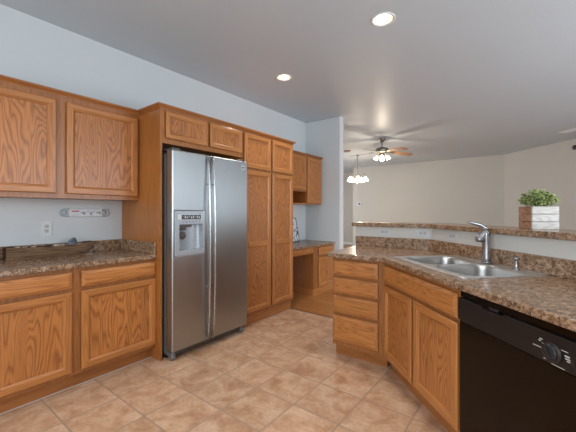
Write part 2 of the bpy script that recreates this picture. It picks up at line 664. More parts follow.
def drawer(parent, x0, x1, z0, z1, yf, th=0.028, name='drawer_front', e=0.02):
    mb = MB()
    y1 = yf - th

    def ring(i, y):
        return frame_loops(x0 + i, x1 - i, z0 + i, z1 - i, y)
    mb.loft([ring(0.014, yf), ring(0.012, y1 + 0.016), ring(0, y1 + 0.011), ring(0.001, y1 + 0.009), ring(e, y1 + 0.001), ring(e + 0.003, y1)], 0, True, True)
    return mb.build(name, OAKD, parent)


def carcass(parent, w, d, z0, z1, frame=0.019, top=True, toe=0.0, toe_rec=0.055, name='carcass', side_mat=None, toe_mat=None):
    """box of panels; local x 0..w, front of the face frame at y=0, back at y=d"""
    t = 0.016
    mb = MB()
    mb.box(0, t, frame, d, z0, z1, 1)
    mb.box(w - t, w, frame, d, z0, z1, 1)
    mb.box(t, w - t, frame, d - 0.006, z0, z0 + t, 1)
    mb.box(t, w - t, d - 0.006, d, z0, z1, 1)
    if top:
        mb.box(t, w - t, frame, d - 0.006, z1 - t, z1, 1)
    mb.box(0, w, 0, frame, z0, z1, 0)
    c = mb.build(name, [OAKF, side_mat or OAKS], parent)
    if toe:
        MB().box(0, w, toe_rec, toe_rec + 0.016, 0.0, z0).box(0, t, toe_rec + .016, d, 0, z0).box(w - t, w, toe_rec + .016, d, 0, z0).build('toe_kick', toe_mat or OAKT, parent)
    return c


def crown(parent, w, d, z0, z1, proj=0.032, left=False, right=False):
    """crown strip along the front, with a return on an exposed end"""
    mb = MB()
    prof = [(0.0, z0), (-0.006, z0), (-0.008, z0 + 0.006), (-0.014, z0 + 0.012), (-proj + 0.003, z1 - 0.013), (-proj, z1 - 0.012), (-proj, z1), (0.0, z1)]
    le = 1 if left else 0
    ri = 1 if right else 0
    a = [(0 + le * p, p, z) for p, z in prof]
    b = [(w - ri * p, p, z) for p, z in prof]
    mb.loft([a, b], 0)
    if left:
        mb.loft([[(p, p, z) for p, z in prof], [(p, left, z) for p, z in prof]], 0)
    if right:
        mb.loft([[(w - p, p, z) for p, z in prof], [(w - p, right, z) for p, z in prof]], 0)
    mb.box(0, w, 0, d, z0 + .004, z1 - 0.004)
    return mb.build('crown_moulding', OAKT, parent)


ZC = 0.876       # underside of the worktops
XB = 0.60        # face frame of the left base run
LR = PI / 2      # left run faces +x


def left_unit(name, label, cat, xf, y0, group=None, z=0.0):
    return thing(name, label, cat, (xf, y0, z), LR, group)


# --- base cabinets on the left (local y of the frame front = 0, depth to the wall)
for nm, y0, y1, lab in (('base_cabinet', 0.91, 1.516, 'oak base cabinet with one drawer and one door beside the refrigerator panel'),
                        ('base_cabinet', 0.30, 0.91, 'oak base cabinet with one drawer and door, under the wooden trough at the left')):
    t = left_unit(nm, lab, 'cabinet', XB, y0, 'base cabinets under the left worktop')
    w = y1 - y0
    carcass(t, w, XB - 0.004, 0.105, ZC, toe=1)
    a = 0.03
    drawer(t, a, w - a + 0.03 * (y1 > 1), 0.735, 0.848, 0)
    door(t, a, w - a + 0.03 * (y1 > 1), 0.135, 0.705, 0)
    MB().box(0, w, 0.049, 0.0545, 0.0, 0.005).build('caulk_line', GREYL, t)

# --- left worktop with its splashes
wt = thing('worktop', 'brown speckled worktop with backsplash along the left wall holding the wooden trough', 'countertop', (0, 0, ZC))
MB().box(0.001, 0.635, 0.28, 1.515, 0.0005, 0.038).build('slab', GRAN, wt, 0.005)
MB().box(0.001, 0.02, 0.28, 1.515, 0.0385, 0.138).build('backsplash', GRAN, wt, 0.003)
MB().box(0.0205, 0.628, 1.496, 1.515, 0.0385, 0.138).build('side_splash', GRAN, wt, 0.003)

# --- wall cabinets on the left
XU = 0.33
ZT0, ZT = 2.168, 2.206
for y0, y1, lab in ((0.90, 1.516, 'oak wall cabinet with single door touching the tall refrigerator panel'),
                    (0.30, 0.90, 'oak wall cabinet with single door at the left edge, above the wooden trough')):
    t = left_unit('wall_cabinet', lab, 'cabinet', XU, y0, 'wall cabinets over the left worktop')
    w = y1 - y0
    carcass(t, w, XU - 0.002, 1.385, ZT0)
    door(t, 0.034, w - 0.02 if y1 > 1 else w - 0.034, 1.42, 2.13, 0)
    crown(t, w, XU - 0.002, ZT0, ZT)

# --- cabinet over the refrigerator with the tall side panel
XT = 0.68
t = left_unit('refrigerator_cabinet', 'oak two-door cabinet above the refrigerator with a tall side panel reaching the floor', 'cabinet', XT, 1.518)
wf = 2.495 - 1.518
MB().box(0, 0.02, 0, XT - 0.002, 0, 1.875).build('side_panel', OAKS, t)
MB().box(0, 0.02, 0.001, XT - 0.002, 1.875, ZT0).box(wf - 0.02, wf, 0.001, XT - .002, 1.875, ZT0).box(0.02, wf - .02, 0.019, XT - .002, 1.875, 1.891) \
    .box(0.02, wf - .02, 0.019, XT - .002, ZT0 - .016, ZT0).box(0.02, wf - .02, 0, 0.019, 1.875, ZT0).build('carcass', [OAKS], t)
door(t, 0.046, 0.492, 1.918, 2.155, 0, 0.052)
door(t, 0.522, 0.958, 1.918, 2.155, 0, 0.052)
crown(t, wf, XT - 0.002, ZT0, ZT, left=0.30)

# --- pantry
t = left_unit('pantry_cabinet', 'tall oak pantry cabinet with four doors right of the refrigerator', 'cabinet', XT, 2.496)
wp = 3.42 - 2.496
carcass(t, wp, XT - 0.002, 0.115, ZT0, toe=1, toe_rec=0.03, toe_mat=OAKX)
for a, b in ((0.016, 0.462), (0.492, 0.906)):
    door(t, a, b, 1.772, 2.155, 0, 0.058)
    door(t, a, b, 0.15, 1.745, 0, 0.058, mid=(0.885, 0.94))
crown(t, wp, XT - 0.002, ZT0, ZT, right=0.26)

# --- wall cabinets over the desk
t = left_unit('wall_cabinet', 'short oak wall cabinet with an open cubby below, beside the pantry', 'cabinet', XU, 3.421, 'wall cabinets over the desk')
w = 4.25 - 3.421
carcass(t, w, XU - 0.002, 1.60, ZT0)
for a, b in ((0.03, 0.40), (0.43, 0.815)):
    door(t, a, b, 1.63, 2.155, 0, 0.05)
MB().box(0, 0.016, 0, XU - .002, 1.42, 1.60).box(0, w, XU - .010, XU - .002, 1.42, 1.60).box(0, w, 0, XU - .002, 1.405, 1.421).build('open_cubby', OAKS, t)
crown(t, w, XU - 0.002, ZT0, ZT)
t = left_unit('wall_cabinet', 'oak wall cabinet with one full-height door against the white end wall', 'cabinet', XU, 4.25, 'wall cabinets over the desk')
w = 4.70 - 4.25
carcass(t, w, XU - 0.002, 1.405, ZT0)
door(t, 0.02, w - 0.015, 1.43, 2.155, 0, 0.05)
crown(t, w, XU - 0.002, ZT0, ZT, right=0.30)

# --- desk: worktop, apron, drawer cabinet
ZD = 0.752
t = thing('desk_worktop', 'low speckled desk worktop between the pantry and the white end wall', 'countertop', (0, 0, ZD))
MB().box(0.001, 0.60, 3.424, 4.718, 0.0005, 0.036).build('slab', GRAN, t, 0.004)
t = left_unit('desk_cabinet', 'low pale oak desk cabinet with drawer and door beside the open kneehole', 'cabinet', 0.565, 4.105)
w = 4.718 - 4.105
carcass(t, w, 0.56, 0.10, ZD, toe=1, toe_rec=0.002, toe_mat=OAKX)
drawer(t, 0.13, w - 0.02, 0.605, 0.735, 0)
door(t, 0.13, w - 0.02, 0.125, 0.575, 0, 0.05)
t = left_unit('apron_unit', 'shallow oak apron drawer under the desk worktop above the kneehole', 'drawer', 0.565, 3.424)
MB().box(0, 0.678, 0, 0.019, 0.655, ZD).box(0.01, 0.026, 0.019, 0.5, 0.665, ZD).box(0.652, 0.668, 0.019, 0.5, 0.665, ZD).box(0.026, 0.652, 0.019, 0.5, 0.665, 0.675).build('drawer_box', OAKX, t)
drawer(t, 0.02, 0.66, 0.668, 0.742, 0, 0.016)

# ------------------------------------------------------------------ refrigerator
t = thing('refrigerator', 'stainless steel side-by-side refrigerator with water dispenser in the left door', 'refrigerator', (0, 0, 0))
FY0, FY1, FM = 1.558, 2.448, 1.962
MB().box(0.03, 0.70, FY0 + 0.004, FY1 - 0.004, 0.05, 1.785).build('body', GREYD, t, 0.006)
MB().box(0.10, 0.66, FY0 + 0.03, FY1 - 0.03, 0.0, 0.05).build('plinth', DARKP, t)
XD0, XD1 = 0.712, 0.80
DY0, DY1, DZ0, DZ1 = 1.585, 1.885, 0.90, 1.288     # dispenser opening in the left door


def door_outline(y0, y1, z0, z1, hole=None):
    mb = MB()
    outer = [(y0, z0), (y1, z0), (y1, z1), (y0, z1)]
    mb.prism(outer, XD0, XD1, [hole] if hole else [])
    mb.v = [(p[2], p[0], p[1]) for p in mb.v]
    return mb


dl = door_outline(FY0, FM - 0.003, 0.085, 1.81, [(DY0 + .004, DZ0 + .004), (DY1 - .004, DZ0 + .004), (DY1 - .004, DZ1 - .004), (DY0 + .004, DZ1 - .004)]).build('freezer_door', STEEL, t, 0.012, 3)
dr = door_outline(FM + 0.003, FY1, 0.085, 1.81).build('fridge_door', STEEL, t, 0.012, 3)
MB().box(0.70, XD0, FY0 + .012, FM - .012, 0.09, 1.80).build('door_gasket', DARKP, dl)
MB().box(0.70, XD0, FM + .012, FY1 - .012, 0.09, 1.80).build('door_gasket', DARKP, dr)
for dd, yc, s in ((dl, 1.922, -1), (dr, 1.981, 1)):
    pts = []
    for k in range(25):
        q = k / 24
        z = 0.11 + q * (1.79 - 0.11)
        bow = 1 - (2 * q - 1) ** 2
        pts.append((XD1 + 0.012 + 0.036 * bow ** 0.6, yc, z))
    hb = MB().tube(pts, 0.0105, 12, sx=1.0)
    for zz in (0.585, 1.535):
        hb.box(XD1 - 0.002, XD1 + 0.044, yc - 0.010, yc + 0.010, zz - 0.008, zz + 0.008)
    hb.box(XD1 - .002, XD1 + .02, yc - .012, yc + .012, 0.10, 0.13)
    hb.box(XD1 - .002, XD1 + .02, yc - .012, yc + .012, 1.77, 1.80)
    hb.build('handle', STEELH, dd)
# dispenser
mb = MB()
DI = [(1.625, 0.945), (1.868, 0.945), (1.868, 1.168), (1.625, 1.168)]
mb.prism([(DY0, DZ0), (DY1, DZ0), (DY1, DZ1), (DY0, DZ1)], XD1 - 0.02, XD1 + 0.007, [DI])
mb.v = [(p[2], p[0], p[1]) for p in mb.v]
disp = mb.build('dispenser', GREYP, dl, 0.004)
# recess: a curved hollow
nb = 10
loops = []
for z in (0.945, 1.168):
    l = []
    for k in range(nb + 1):
        a = PI * k / nb
        l.append((XD1 - 0.008 - 0.074 * math.sin(a) ** 0.7, (1.625 + 1.868) / 2 - 0.1215 * math.cos(a), z))
    loops.append(l)
mb = MB().loft(loops, 0, False, False, True, closed=False)
mb.add([(XD1 - 0.008 - 0.074 * math.sin(PI * k / nb) ** 0.7, 1.7465 - 0.1215 * math.cos(PI * k / nb), 0.945) for k in range(nb + 1)], [tuple(range(nb + 1))])
mb.add([(XD1 - 0.008 - 0.074 * math.sin(PI * k / nb) ** 0.7, 1.7465 - 0.1215 * math.cos(PI * k / nb), 1.168) for k in range(nb + 1)], [tuple(range(nb + 1))])
mb.build('recess', GREYP, dl)
mb = MB()
mb.lathe([(0.034, 0), (0.036, 0.006), (0.03, 0.012)], (XD1 - 0.045, 1.685, 1.07), 20, axis='x')
mb.box(XD1 - .06, XD1 - .03, 1.655, 1.715, 1.115, 1.15)
mb.box(XD1 - .062, XD1 - .012, 1.63, 1.76, 1.142, 1.167)
mb.build('paddle', GREYD, dl)
MB().box(XD1 + .0072, XD1 + .009, 1.605, 1.862, 1.212, 1.256).build('control_strip', WHITEP, dl, 0.001)
mb = MB().box(XD1 + .0092, XD1 + .0105, 1.642, 1.846, 1.214, 1.253, 2)
for k in range(9):
    mb.box(XD1 + .0104, XD1 + .0111, 1.652 + k * .021, 1.664 + k * .021, 1.224 + 0.012 * (k % 3 == 0), 1.238 + .008 * (k % 2))
mb.build('display', [GREYL, INK, LCD], dl)
mb = MB().box(XD1 + .0069, XD1 + .0076, 1.645, 1.85, 1.184, 1.198)
for k in range(6):
    mb.box(XD1 + .0074, XD1 + .0082, 1.655 + k * .034, 1.667 + k * .034, 1.188, 1.194, 1)
mb.build('button_row', [GREYP, INK], dl)
# badge, kick grille, roller feet, hinge caps
mb = MB().box(XD1, XD1 + .002, 2.366, 2.406, 1.722, 1.762)
mb.lathe([(0.012, 0), (0.012, 0.001)], (XD1 + .0021, 2.386, 1.742), 16, axis='x', mi=1)
mb.build('badge', [WHITEP, INK], dr)
MB().box(0.66, 0.735, FY0 + .02, FY1 - .01, 0.03, 0.078).build('kick_grille', GREYD, t, 0.004)
mb = MB()
mb.lathe([(0.022, -0.02), (0.028, -0.014), (0.028, 0.014), (0.022, 0.02)], (0.745, FY0 + .035, 0.028), 18, axis='y')
mb.box(0.70, 0.76, FY0 + .012, FY0 + .058, 0.04, 0.07)
mb.build('roller_foot', GREYM, t, 0.003)
mb = MB()
mb.lathe([(0.022, -0.02), (0.028, -0.014), (0.028, 0.014), (0.022, 0.02)], (0.745, FY1 - .035, 0.028), 18, axis='y')
mb.box(0.70, 0.76, FY1 - .058, FY1 - .012, 0.04, 0.07)
mb.build('roller_foot', GREYM, t, 0.003)
for yy in (FY0 + .02, FY1 - .10):
    MB().box(0.62, 0.77, yy, yy + .08, 1.811, 1.832).build('hinge_cap', GREYD, t, 0.006)

# ------------------------------------------------------------------ peninsula
PY = 2.53            # face frame of the drawer cabinet
CX = 2.265           # inner corner of the face
t = thing('drawer_cabinet', 'oak base cabinet with a stack of four drawers at the end of the peninsula', 'cabinet', (1.79, PY, 0))
w = CX - 1.79
carcass(t, w, 0.60, 0.105, ZC, toe=1, toe_rec=0.06)
for z0, z1 in ((0.728, 0.852), (0.572, 0.70), (0.398, 0.544), (0.146, 0.370)):
    drawer(t, 0.014, 0.425, z0, z1, 0)
# sink base on the diagonal
DR = -PI / 4
R2 = math.sqrt(2)
t = thing('sink_cabinet', 'oak sink base cabinet with two doors on the angled part of the peninsula', 'cabinet', (CX + .001, PY - .001, 0), DR)
w = 0.925
carcass(t, w, 0.58, 0.105, ZC, top=False, toe=1, toe_rec=0.06)
drawer(t, 0.022, w - 0.004, 0.722, 0.852, 0, name='false_front')
door(t, 0.022, 0.452, 0.135, 0.698, 0)
door(t, 0.482, w - 0.004, 0.135, 0.698, 0)
# dishwasher
dx, dy = CX + (0.925 + 0.006) / R2, PY - (0.925 + 0.006) / R2
t = thing('dishwasher', 'black built-in dishwasher with a round dial under the peninsula worktop', 'dishwasher', (dx, dy, 0), DR)
MB().box(0, 0.598, 0.02, 0.57, 0.09, 0.868).build('tub', DARKP, t)
MB().box(0.01, 0.588, 0.06, 0.5, 0.0, 0.09).build('toe_panel', DARKP, t)
MB().box(0.0, 0.598, -0.012, 0.018, 0.10, 0.722).build('door', BLACKG, t, 0.004)
# control panel with a finger recess at the latch
mb = MB()
mb.prism([(0.0, 0.726), (0.598, 0.726), (0.598, 0.838), (0.30, 0.838), (0.285, 0.828), (0.175, 0.828), (0.16, 0.838), (0.0, 0.838)], -0.02, 0.018)
mb.v = [(p[0], p[2], p[1]) for p in mb.v]
cp = mb.build('control_panel', BLACKS, t, 0.004)
mb = MB().box(0.0, 0.598, -0.004, 0.018, 0.842, 0.870)
for k in range(3):
    mb.box(0.02, 0.17, -0.0075, -0.004, 0.847 + k * .007, 0.8505 + k * .007)
mb.build('vent_strip', BLACKG, t)
MB().box(0.2, 0.255, -0.012, -0.002, 0.831, 0.846).build('latch', DARKP, t, 0.003)
mb = MB().lathe([(0.036, 0.0), (0.036, 0.004), (0.03, 0.006), (0.0285, 0.016), (0.026, 0.018)], (0, 0, 0), 28, axis='y', M=Matrix.Scale(-1, 4, (0, 1, 0)))
mb.box(-0.0075, 0.0075, -0.028, -0.016, -0.027, 0.027)
k = mb.build('dial', DARKP, t, 0.0015)
k.location = (0.516, -0.0206, 0.772)
k.rotation_euler = (0, math.radians(-32), 0)
mb = MB()
mb.box(0.5845, 0.596, -0.026, -0.0195, 0.758, 0.780)
mb.build('push_button', DARKP, t, 0.002)
mb = MB().box(0.425, 0.584, -0.0204, -0.0196, 0.73, 0.818, 1)
for a in ((0.425, 0.462, 0.776, 0.7785), (0.448, 0.458, 0.80, 0.804), (0.452, 0.465, 0.808, 0.811), (0.462, 0.472, 0.795, 0.797), (0.535, 0.560, 0.799, 0.8015),
          (0.548, 0.566, 0.783, 0.788), (0.550, 0.568, 0.775, 0.779), (0.556, 0.570, 0.768, 0.772), (0.468, 0.482, 0.742, 0.7445), (0.50, 0.548, 0.735, 0.7375)):
    mb.box(a[0] + .013, a[1] + .013, -0.0210, -0.0200, a[2] - .005, a[3] - .005)
mb.build('dial_plate', [GREYL, BLACKS], t)
# end cabinet beyond the dishwasher (carries the far end of the worktop)
ex, ey = CX + 1.537 / R2, PY - 1.537 / R2
t = thing('base_cabinet', 'oak base cabinet past the dishwasher at the near end of the peninsula', 'cabinet', (ex, ey, 0), DR)
carcass(t, 0.45, 0.58, 0.105, ZC, toe=1, toe_rec=0.06)
drawer(t, 0.02, 0.43, 0.735, 0.848, 0)
door(t, 0.02, 0.43, 0.135, 0.705, 0)

# worktop with the sink cut-out; local diagonal frame: s along (1,-1)/R2, q along (1,1)/R2


def dg(s, q, k0=BK):
    """point s metres along the diagonal from the bend, q metres in front of (negative) the bar wall"""
    x0, y0 = bendx, BY
    return (x0 + s / R2 + q / R2, y0 - s / R2 + q / R2)


FK = (BK - 4.755) / R2     # worktop depth on the diagonal
cxi = 4.755 - 2.49
pc = dg(0, 0)
endS = 2.18
s_of_front = lambda x, y: ((x - bendx) - (y - BY)) / R2
front_end = dg(endS, -FK)
back_end = dg(endS, -0.001)
outer = [(1.752, 2.49), (cxi, 2.49), front_end, back_end, (pc[0] - 0.001, pc[1] - 0.001), (1.665, BY - 0.001)]
SC = dg(0.0, 0.0)
# sink frame: centre of the sink
sc_t = 0.18
kmid = 5.262
scx, scy = kmid / 2 + sc_t, kmid / 2 - sc_t


def sk(a, b):
    """sink-local (a along the run, b towards the bar) to world xy"""
    return (scx + (a + b) / R2, scy + (-a + b) / R2)


cut = [sk(a, b) for a, b in rrect(-0.402, 0.402, -0.232, 0.225, 0.05)]
t = thing('worktop', 'brown speckled L-shaped peninsula worktop surrounding the sink with splash along the bar', 'countertop', (0, 0, ZC))
MB().prism(outer, 0.0005, 0.038, [cut]).build('slab', GRAN, t, 0.006)
th = 0.019
bs = [(1.675, BY - .001), (pc[0] - .0005, BY - .001), dg(endS, -0.001), dg(endS, -th), (bendx - th * math.tan(PI / 8), BY - th), (1.675, BY - th)]
MB().prism(bs, 0.0385, 0.142).build('backsplash', GRAN, t, 0.003)

# raised bar top
a0, a1 = 0.045, 0.30
tt = math.tan(PI / 8)
bar = [(1.64, BY - a0), (bendx - a0 * tt, BY - a0), dg(2.55, -a0), dg(2.55, a1), (bendx + a1 * tt, BY + a1), (1.64, BY + a1)]
tag(MB().prism(bar, 1.1245, 1.165).build('bar_top', GRAN, None, 0.006), 'long brown speckled bar ledge on the half wall, carrying the planter', 'bar counter')

# ------------------------------------------------------------------ sink (local frame, z = 0 on the worktop)
ZW = 0.9143
t = thing('kitchen_sink', 'double-bowl stainless steel sink set into the peninsula worktop', 'sink', (scx, scy, ZW), DR)
bowls = [(-0.38, -0.02, -0.21, 0.183), (0.012, 0.388, -0.21, 0.183)]
rim = MB()
orim = rrect(-0.42, 0.42, -0.275, 0.275, 0.035)
rim.prism(orim, 0.0003, 0.0045, [rrect(*b, 0.085, 6) for b in bowls])
rim.loft([[(x, y, 0.0045) for x, y in rrect(-0.42, 0.42, -0.275, 0.275, 0.035)], [(x, y, 0.0085) for x, y in rrect(-0.416, 0.416, -0.271, 0.271, 0.033)],
          [(x, y, 0.0085) for x, y in rrect(-0.408, 0.408, -0.263, 0.263, 0.03)], [(x, y, 0.0046) for x, y in rrect(-0.402, 0.402, -0.257, 0.257, 0.028)]], 0, False, False, True)
rim.build('rim', RIMM, t)
for b in bowls:
    mb = MB()
    loops = []
    for ins, z, r in ((0, 0.0045, 0.085), (0.003, 0.001, 0.085), (0.004, -0.006, 0.085), (0.006, -0.03, 0.083), (0.012, -0.15, 0.08), (0.022, -0.172, 0.075), (0.05, -0.183, 0.06), (0.11, -0.186, 0.03)):
        loops.append([(x, y, z) for x, y in rrect(b[0] + ins, b[1] - ins, b[2] + ins, b[3] - ins, r, 6)])
    mb.loft(loops, 0, False, True, True)
    bo = mb.build('bowl', SINKM, t)
    mb = MB().lathe([(0.042, 0), (0.042, 0.003), (0.034, 0.004), (0.03, 0.001)], ((b[0] + b[1]) / 2, (b[2] + b[3]) / 2, -0.1855), 20)
    mb.build('drain', CHROME, bo)
# faucet on the rear deck of the sink
fx, fy = sk(-0.02, 0.229)
t = thing('faucet', 'brushed nickel single-lever kitchen faucet standing behind the sink', 'faucet', (fx, fy, ZW + 0.0095), DR)
mb = MB()
mb.lathe([(0.036, 0), (0.036, 0.004), (0.03, 0.009)], (0, 0, 0), 24)
mb.tube([(0, 0, 0.006), (0, 0.0, 0.03), (0, 0.0, 0.1), (0, -0.001, 0.16), (0, -0.006, 0.20), (0, -0.013, 0.222), (0, -0.02, 0.230)], [0.029, 0.028, 0.0275, 0.028, 0.029, 0.024, 0.012], 20)
mb.build('body', CHROME, t)
mb = MB()
mb.tube([(0, -0.004, 0.208), (0, -0.024, 0.205), (0, -0.043, 0.188), (0, -0.053, 0.163), (0, -0.056, 0.150)], [0.018, 0.022, 0.026, 0.029, 0.028], 18)
sp = mb.build('spout', CHROME, t)
mb = MB().tube([(0, -0.0562, 0.1495), (0, -0.0568, 0.145)], [0.021, 0.020], 16)
mb.build('aerator', DARKP, sp)
mb = MB()
mb.tube([(0, -0.006, 0.222), (0, -0.02, 0.243), (0, -0.05, 0.262), (0, -0.09, 0.272), (0, -0.125, 0.279), (0, -0.138, 0.281)], [0.020, 0.017, 0.0135, 0.011, 0.009, 0.006], 14, sx=1.2)
mb.build('lever', CHROME, t)
# soap dispenser
fx, fy = sk(0.228, 0.229)
t = thing('soap_dispenser', 'small brushed nickel soap pump right of the faucet', 'soap dispenser', (fx, fy, ZW + 0.0047), DR)
mb = MB().lathe([(0.022, 0), (0.022, 0.004), (0.013, 0.008), (0.011, 0.03), (0.012, 0.05), (0.012, 0.056)], (0, 0, 0), 20)
mb.build('base', CHROME, t)
mb = MB().lathe([(0.006, 0.056), (0.006, 0.062), (0.019, 0.063), (0.019, 0.074), (0.014, 0.077)], (0, 0, 0), 18)
mb.tube([(0, -0.004, 0.069), (0, -0.02, 0.070), (0, -0.034, 0.067), (0, -0.038, 0.061)], [0.007, 0.0065, 0.006, 0.005], 10)
mb.build('pump_head', CHROME, t)


# ------------------------------------------------------------------ electrical plates
def outlet(label, loc, rotz, horizontal, group=None):
    """duplex outlet; local front normal is -y, lies against y=0"""
    t = thing('power_outlet', label, 'outlet', loc, rotz, group)
    w, h = (0.115, 0.07) if horizontal else (0.078, 0.125)
    MB().box(-w / 2, w / 2, -0.006, -0.0005, -h / 2, h / 2).build('cover_plate', WHITEP, t, 0.002)
    mb = MB()
    for s in (-1, 1):
        c = (s * 0.0195, 0) if horizontal else (0, s * 0.0195)
        u = [(x, z) for x, z in rrect(c[0] - 0.0165, c[0] + 0.0165, c[1] - 0.0145, c[1] + 0.0145, 0.008, 4)]
        mb.loft([[(x, -0.006, z) for x, z in u], [(x, -0.0085, z) for x, z in u]], 0)
        for e in (-1, 1):
            if horizontal:
                mb.box(c[0] - 0.006, c[0] + 0.004, -0.0088, -0.0084, e * 0.006 - 0.001, e * 0.006 + 0.001, 1)
            else:
                mb.box(e * 0.006 - 0.001, e * 0.006 + 0.001, -0.0088, -0.0084, c[1] - 0.004, c[1] + 0.006, 1)
        mb.box(c[0] - 0.002, c[0] + .002, -0.0088, -0.0084, c[1] - 0.010, c[1] - 0.007, 1)
    mb.build('receptacle', [GREYL, INK], t)
    return t


outlet('white upright outlet on the left wall above the wooden trough', (0, 0.901, 1.14), LR, False)
OG = 'outlets along the bar wall'
outlet('horizontal white outlet on the bar wall farthest from the faucet', (1.993, BY, 1.074), 0, True, OG)
outlet('middle of the three horizontal outlets under the bar, above the left bowl', (2.372, BY, 1.074), 0, True, OG)
x3 = 2.672
outlet('horizontal outlet under the bar nearest the faucet, past the bend', (x3, BK - x3, 1.074), DR, True, OG)

# paper towel holder on the left wall
t = thing('paper_towel_holder', 'long white and metal wall holder with a red mark above the trough', 'holder', (0, 1.0, 1.235))
for y in (0.033, 0.353):
    mb = MB().lathe([(0.034, 0.001), (0.036, 0.004), (0.036, 0.018), (0.030, 0.022), (0.026, 0.017), (0.014, 0.017), (0.010, 0.024)], (0, y, 0.036), 24, axis='x')
    mb.build('bracket', GREYP, t)
MB().box(0.004, 0.026, 0.058, 0.328, 0.0, 0.072).build('rail', WHITEP, t, 0.004)
mb = MB()
mb.box(0.0262, 0.0268, 0.078, 0.135, 0.044, 0.056, 0)
for y, z, w, h in ((0.15, 0.03, 0.03, 0.012), (0.165, 0.02, 0.02, 0.02), (0.20, 0.04, 0.012, 0.01), (0.222, 0.018, 0.02, 0.026), (0.25, 0.04, 0.01, 0.01), (0.275, 0.03, 0.03, 0.012), (0.30, 0.022, 0.012, 0.026), (0.08, 0.014, 0.05, 0.004)):
    mb.box(0.0262, 0.0267, y, y + w, z, z + h, 1)
mb.build('printed_marks', [RED, plain('grey_print', (0.33, 0.36, 0.4), 0.5)], t)

# wooden trough with shells
TY0, TY1 = 0.615, 1.215
t = thing('wooden_trough', 'long rough hollowed wooden trough of shells on the left worktop', 'trough', (0, 0, ZC + 0.0385))
outerl, innerl = [], []
nst = 15
rng = random.Random(3)
for i in range(nst):
    q = i / (nst - 1)
    y = TY0 + q * (TY1 - TY0)
    lift = 0.0 if q < 0.86 else 0.05 * ((q - 0.86) / 0.14) ** 1.6
    top = 0.098 - 0.010 * math.sin(PI * q) + 0.004 * rng.uniform(-1, 1) + 0.006 * (q > .9)
    w0 = 0.060 - (0.012 * max(0, (q - 0.8) / 0.2))
    c = 0.094
    j = lambda: 0.0022 * rng.uniform(-1, 1)
    outerl.append([(c - w0 + j(), y, top), (c - w0 + 0.006, y, lift + 0.03), (c - w0 + 0.016, y, lift), (c + w0 - 0.016, y, lift), (c + w0 - 0.005 + j(), y, lift + 0.03), (c + w0 + j(), y, top)])
    yi = TY0 + 0.003 + q * (TY1 - TY0 - 0.022)
    iw = w0 - 0.013
    il = max(lift + 0.018, 0.022 if q > 0.04 else 0.022)
    innerl.append([(c - iw, yi, top), (c - iw + 0.008, yi, il + 0.02), (c - iw + 0.02, yi, il), (c + iw - 0.02, yi, il), (c + iw - 0.008, yi, il + 0.02), (c + iw, yi, top)])
mb = MB()
mb.loft(outerl, 0, False, False, False, closed=False)
mb.loft(innerl, 1, False, False, False, closed=False)
n6 = 6
for i in range(nst - 1):
    for a in (0, 5):
        mb.add([outerl[i][a], outerl[i + 1][a], innerl[i + 1][a], innerl[i][a]], [(0, 1, 2, 3)], 0)
mb.add(outerl[0] + innerl[0], [(k, k + 1, 6 + k + 1, 6 + k) for k in range(5)], 1)
mb.add(outerl[-1], [tuple(range(6))], 0)
mb.add(innerl[-1], [tuple(range(6))], 1)
mb.build('hollow_log', [BARK, BARKD], t)


def pebble(mb, c, r, seed, mi=0, flat=0.7):
    g = random.Random(seed)
    loops = []
    nu, nv = 10, 6
    for i in range(1, nv):
        a = PI * i / nv
        loops.append([(c[0] + r[0] * math.sin(a) * math.cos(2 * PI * k / nu) * g.uniform(.85, 1.1), c[1] + r[1] * math.sin(a) * math.sin(2 * PI * k / nu) * g.uniform(.85, 1.1),
                       c[2] - r[2] * math.cos(a)) for k in range(nu)])
    mb.loft(loops, mi, True, True, True)


ZS = ZC + 0.0385
shell_spots = [(0.69, 0.020, 'small pale shell nearest the open end of the trough'), (0.735, 0.018, 'second pale shell from the open end of the trough'),
               (0.79, 0.017, 'third pale shell from the open end of the trough'), (0.945, 0.026, 'large cream shell cluster just left of the blue-grey stone'),
               (0.985, 0.022, 'pale shell touching the blue-grey stone in the trough'), (1.115, 0.024, 'pale shell right of the blue-grey stone in the trough'),
               (1.16, 0.02, 'pale shell nearest the tapered end of the trough')]
for i, (y, r, lab) in enumerate(shell_spots):
    mb = MB()
    pebble(mb, (0, 0, 0), (r * .9, r * 1.15, r * .75), 20 + i)
    # ribs of the shell
    for a in range(5):
        an = (a - 2) * 0.4
        mb.tube([(r * .2, -r * .9, r * .2), (r * (.5 + .3 * math.cos(an)) * .9, r * math.sin(an) * 1.1, r * .66), (r * .5, r * 1.0 * math.sin(an), r * .35)], r * .13, 6)
    o = mb.build('seashell', SHELL, None)
    hump = ZS + 0.088
    o.location = (0.094, y, hump - r * .3)
    tag(o, lab, 'shell', 'shells in the trough')
mb = MB()
pebble(mb, (0, 0, 0), (0.03, 0.045, 0.026), 51)
mb.tube([(0, -0.03, 0.01), (0.005, -0.005, 0.03), (0, 0.02, 0.043), (-.004, 0.035, 0.02)], [0.008, 0.016, 0.013, 0.006], 8)
o = mb.build('stone', SLATE, None)
o.location = (0.094, 1.055, ZS + 0.092)
tag(o, 'jagged blue-grey stone poking out of the wooden trough', 'stone')

